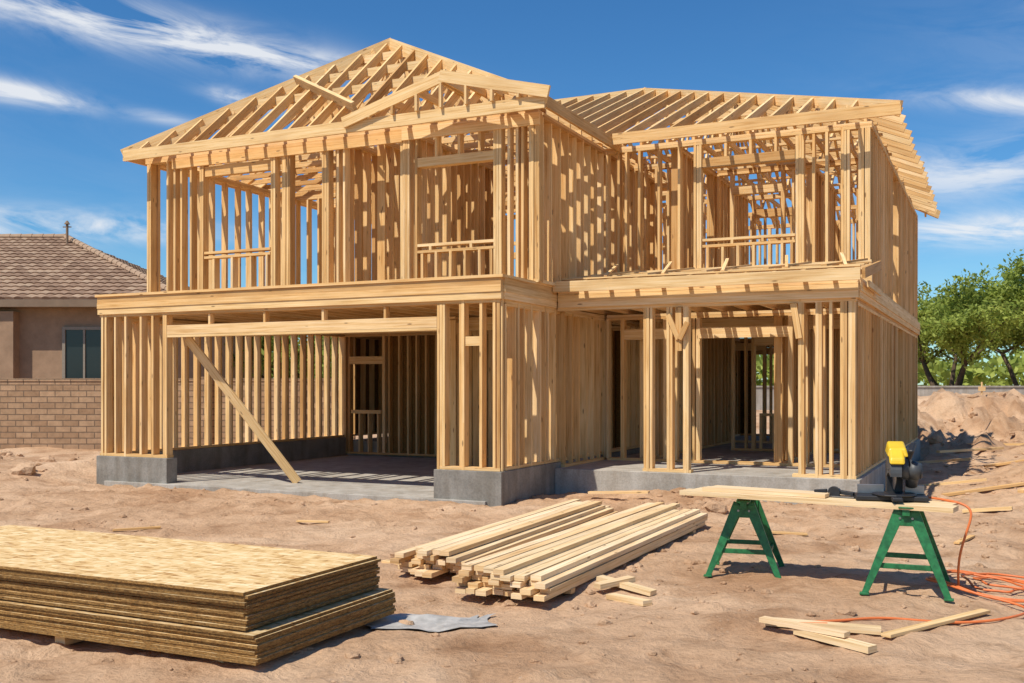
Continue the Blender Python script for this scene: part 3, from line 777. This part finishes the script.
def tree(loc,H,Rr,nl=9000,name="palo_verde_tree",ls=.13,low=.16):
    e=empty(name,loc); tr=MB(); tips=[]
    def br(p,d,l,r,lev):
        n=3; q=p
        for i in range(n):
            d2=(d+Vector((U(-.2,.2),U(-.2,.2),U(-.05,.15)))).normalized()
            q2=q+d2*l/n; r2=r*(.88); tr.cyl(q,q2,r,r2,7,cap=False); q=q2;r=r2;d=d2
            if lev>=1: tips.append((q.copy(),lev))
        if lev<3:
            for k in range(3+(lev==0)):
                a=U(0,6.3); dd=(d*U(.5,.9)+Vector((math.cos(a),math.sin(a),U(-.35,.5)))*.75).normalized()
                br(q,dd,l*U(.62,.85),r*.65,lev+1)
    for k in range(3):
        a=k*2.1+U(0,1); br(Vector((math.cos(a)*.15,math.sin(a)*.15,-.2)),Vector((math.cos(a)*.4,math.sin(a)*.4,1)).normalized(),H*.24,.08,0)
    zmax=max(t_[0].z for t_ in tips); f=H*.93/zmax
    tr.v=[(a*f*Rr,b2*f*Rr,c2*f) for a,b2,c2 in tr.v]
    tr.obj("trunk_and_limbs",M_bark,e,smooth=True)
    V=[];F=[]
    cl=[(Vector((p.x*f*Rr,p.y*f*Rr,p.z*f)),U(.25,.55)) for p,l in tips if p.z*f>H*low]
    for i in range(nl):
        c3,s=random.choice(cl); 
        d=Vector((random.gauss(0,1),random.gauss(0,1),random.gauss(0,.75)))*s*.5
        p=c3+d; a=Vector((U(-1,1),U(-1,1),U(-1,1))).normalized(); b3=a.cross(Vector((U(-1,1),U(-1,1),U(-1,1)))).normalized()
        sz=U(.5,1.2)*ls; k=len(V)
        V+=[tuple(p-a*sz),tuple(p+b3*sz*.45),tuple(p+a*sz),tuple(p-b3*sz*.45)]; F.append((k,k+1,k+2,k+3))
    me=bpy.data.meshes.new("foliage"); me.from_pydata(V,[],F); me.materials.append(M_leaf); o=bpy.data.objects.new("foliage",me); sc.collection.objects.link(o); o.parent=e
tree((20.4,48,1.2),5.7,1.0,15000); tree((24.0,47.5,1.2),6.8,1.05,18000); tree((28.5,50,1.2),6.0,1.1,11000); tree((17.5,53,1.2),5.0,1.0,9000)
tree((22.3,52,1.2),5.2,1.1,10000)
tree((-9,42,0),5.0,1.1,8000); tree((-3.5,50,0),5.5,1.2,7000)
V=[];F=[]
for i in range(30000):
    x=U(-120,160); y=85+U(-6,6); hgt=4.0+2.0*noise.noise(Vector((x*.12,0,0)))+1.0*noise.noise(Vector((x*.6,3,0)))
    z=U(0,1)**.9*max(2.0,hgt); p=Vector((x,y,z+.2)); sz=U(.25,.6)
    a=Vector((U(-1,1),U(-1,1),U(-1,1))).normalized(); b3=a.cross(Vector((U(-1,1),U(-1,1),U(-1,1)))).normalized(); k=len(V)
    V+=[tuple(p-a*sz),tuple(p+b3*sz*.6),tuple(p+a*sz),tuple(p-b3*sz*.6)]; F.append((k,k+1,k+2,k+3))
me=bpy.data.meshes.new("distant_trees"); me.from_pydata(V,[],F); me.materials.append(M_leaf); o=bpy.data.objects.new("distant_trees",me); sc.collection.objects.link(o)

# ---------------------------------------------------------------- sky & sun
sd=Vector((-.62,-.62,0)).normalized(); el=math.radians(57); sdir=Vector((sd.x*math.cos(el),sd.y*math.cos(el),math.sin(el)))
li=bpy.data.lights.new("sun",'SUN'); li.energy=5.0; li.angle=math.radians(.5); li.color=(1,.94,.83)
lo_=bpy.data.objects.new("sun",li); lo_.rotation_euler=sdir.to_track_quat('Z','Y').to_euler(); lo_.location=(-20,-10,30); sc.collection.objects.link(lo_)
wd=bpy.data.worlds.new("World"); sc.world=wd; wd.use_nodes=True; t=wd.node_tree; N=t.nodes
bg=N["Background"]; bg.inputs[1].default_value=.10
sky=N.new("ShaderNodeTexSky"); sky.sky_type='NISHITA'; sky.sun_disc=False; sky.sun_elevation=el; sky.sun_rotation=math.atan2(sd.x,sd.y)
sky.air_density=1.0; sky.dust_density=.2; sky.ozone_density=2.0; sky.altitude=300
class WN(NT):
    def __init__(s): s.t=t; s.n=N
w=WN()
tc=w.N("ShaderNodeTexCoord"); D=tc.outputs["Generated"]
sp=w.N("ShaderNodeSeparateXYZ"); w.L(D,sp.inputs[0])
az=w.math('ARCTAN2',sp.outputs[0],sp.outputs[1]); eln=w.math('ARCSINE',sp.outputs[2])
cb=w.N("ShaderNodeCombineXYZ"); w.L(az,cb.inputs[0]); w.L(w.math('ADD',eln,w.math('MULTIPLY',az,.12)),cb.inputs[1])
n1=w.noise(w.mapping(cb.outputs[0],(9,32,1)),1.0,10,.62,.6)
wisp=w.ramp(n1,[(.36,0.),(.60,1.)])
tot=None
for (a,e_,sa,se,sl,k) in ((-.36,.318,.15,.018,-.10,1.3),(-.20,.300,.08,.010,-.05,.6),(-.46,.252,.06,.009,-.05,1.2),(-.41,.142,.12,.012,0,1.0),(.45,.245,.07,.010,-.15,.9),(.44,.19,.12,.022,.1,.8),(.46,.138,.11,.013,.0,1.2),(-.255,.262,.03,.007,-.2,.9),(-.33,.243,.03,.006,-.1,.5),(.9,.3,.3,.05,0,.8),(-1.0,.25,.3,.04,0,.8),(2.5,.4,.6,.1,0,.8)):
    da=w.math('SUBTRACT',az,a); x=w.math('DIVIDE',da,sa)
    y=w.math('DIVIDE',w.math('SUBTRACT',w.math('SUBTRACT',eln,e_),w.math('MULTIPLY',da,sl)),se)
    r2=w.math('ADD',w.math('MULTIPLY',x,x),w.math('MULTIPLY',y,y))
    gsn=w.math('MULTIPLY',w.math('POWER',2.718,w.math('MULTIPLY',r2,-1)),k)
    tot=gsn if tot is None else w.math('ADD',tot,gsn)
base=w.ramp(eln,[(.0,.12),(.12,.04),(.3,.0)])
cl=w.math('MINIMUM',w.math('MULTIPLY',wisp,w.math('ADD',tot,base)),.88)
hs=w.N("ShaderNodeHueSaturation"); hs.inputs["Saturation"].default_value=1.22; w.L(sky.outputs[0],hs.inputs["Color"])
tint=w.mix(1.0,hs.outputs[0],(.66,1.02,1.22),'MULTIPLY')
w.L(w.mix(cl,tint,(8.6,8.8,9.1)),bg.inputs[0])

# ---------------------------------------------------------------- camera
cam=bpy.data.cameras.new("camera"); cam.lens=36; cam.sensor_width=36; cam.shift_y=.0425; cam.clip_end=4000; cam.clip_start=.05
co=bpy.data.objects.new("camera",cam); co.location=(0,0,1.65); co.rotation_euler=(math.pi/2,0,0); sc.collection.objects.link(co); sc.camera=co
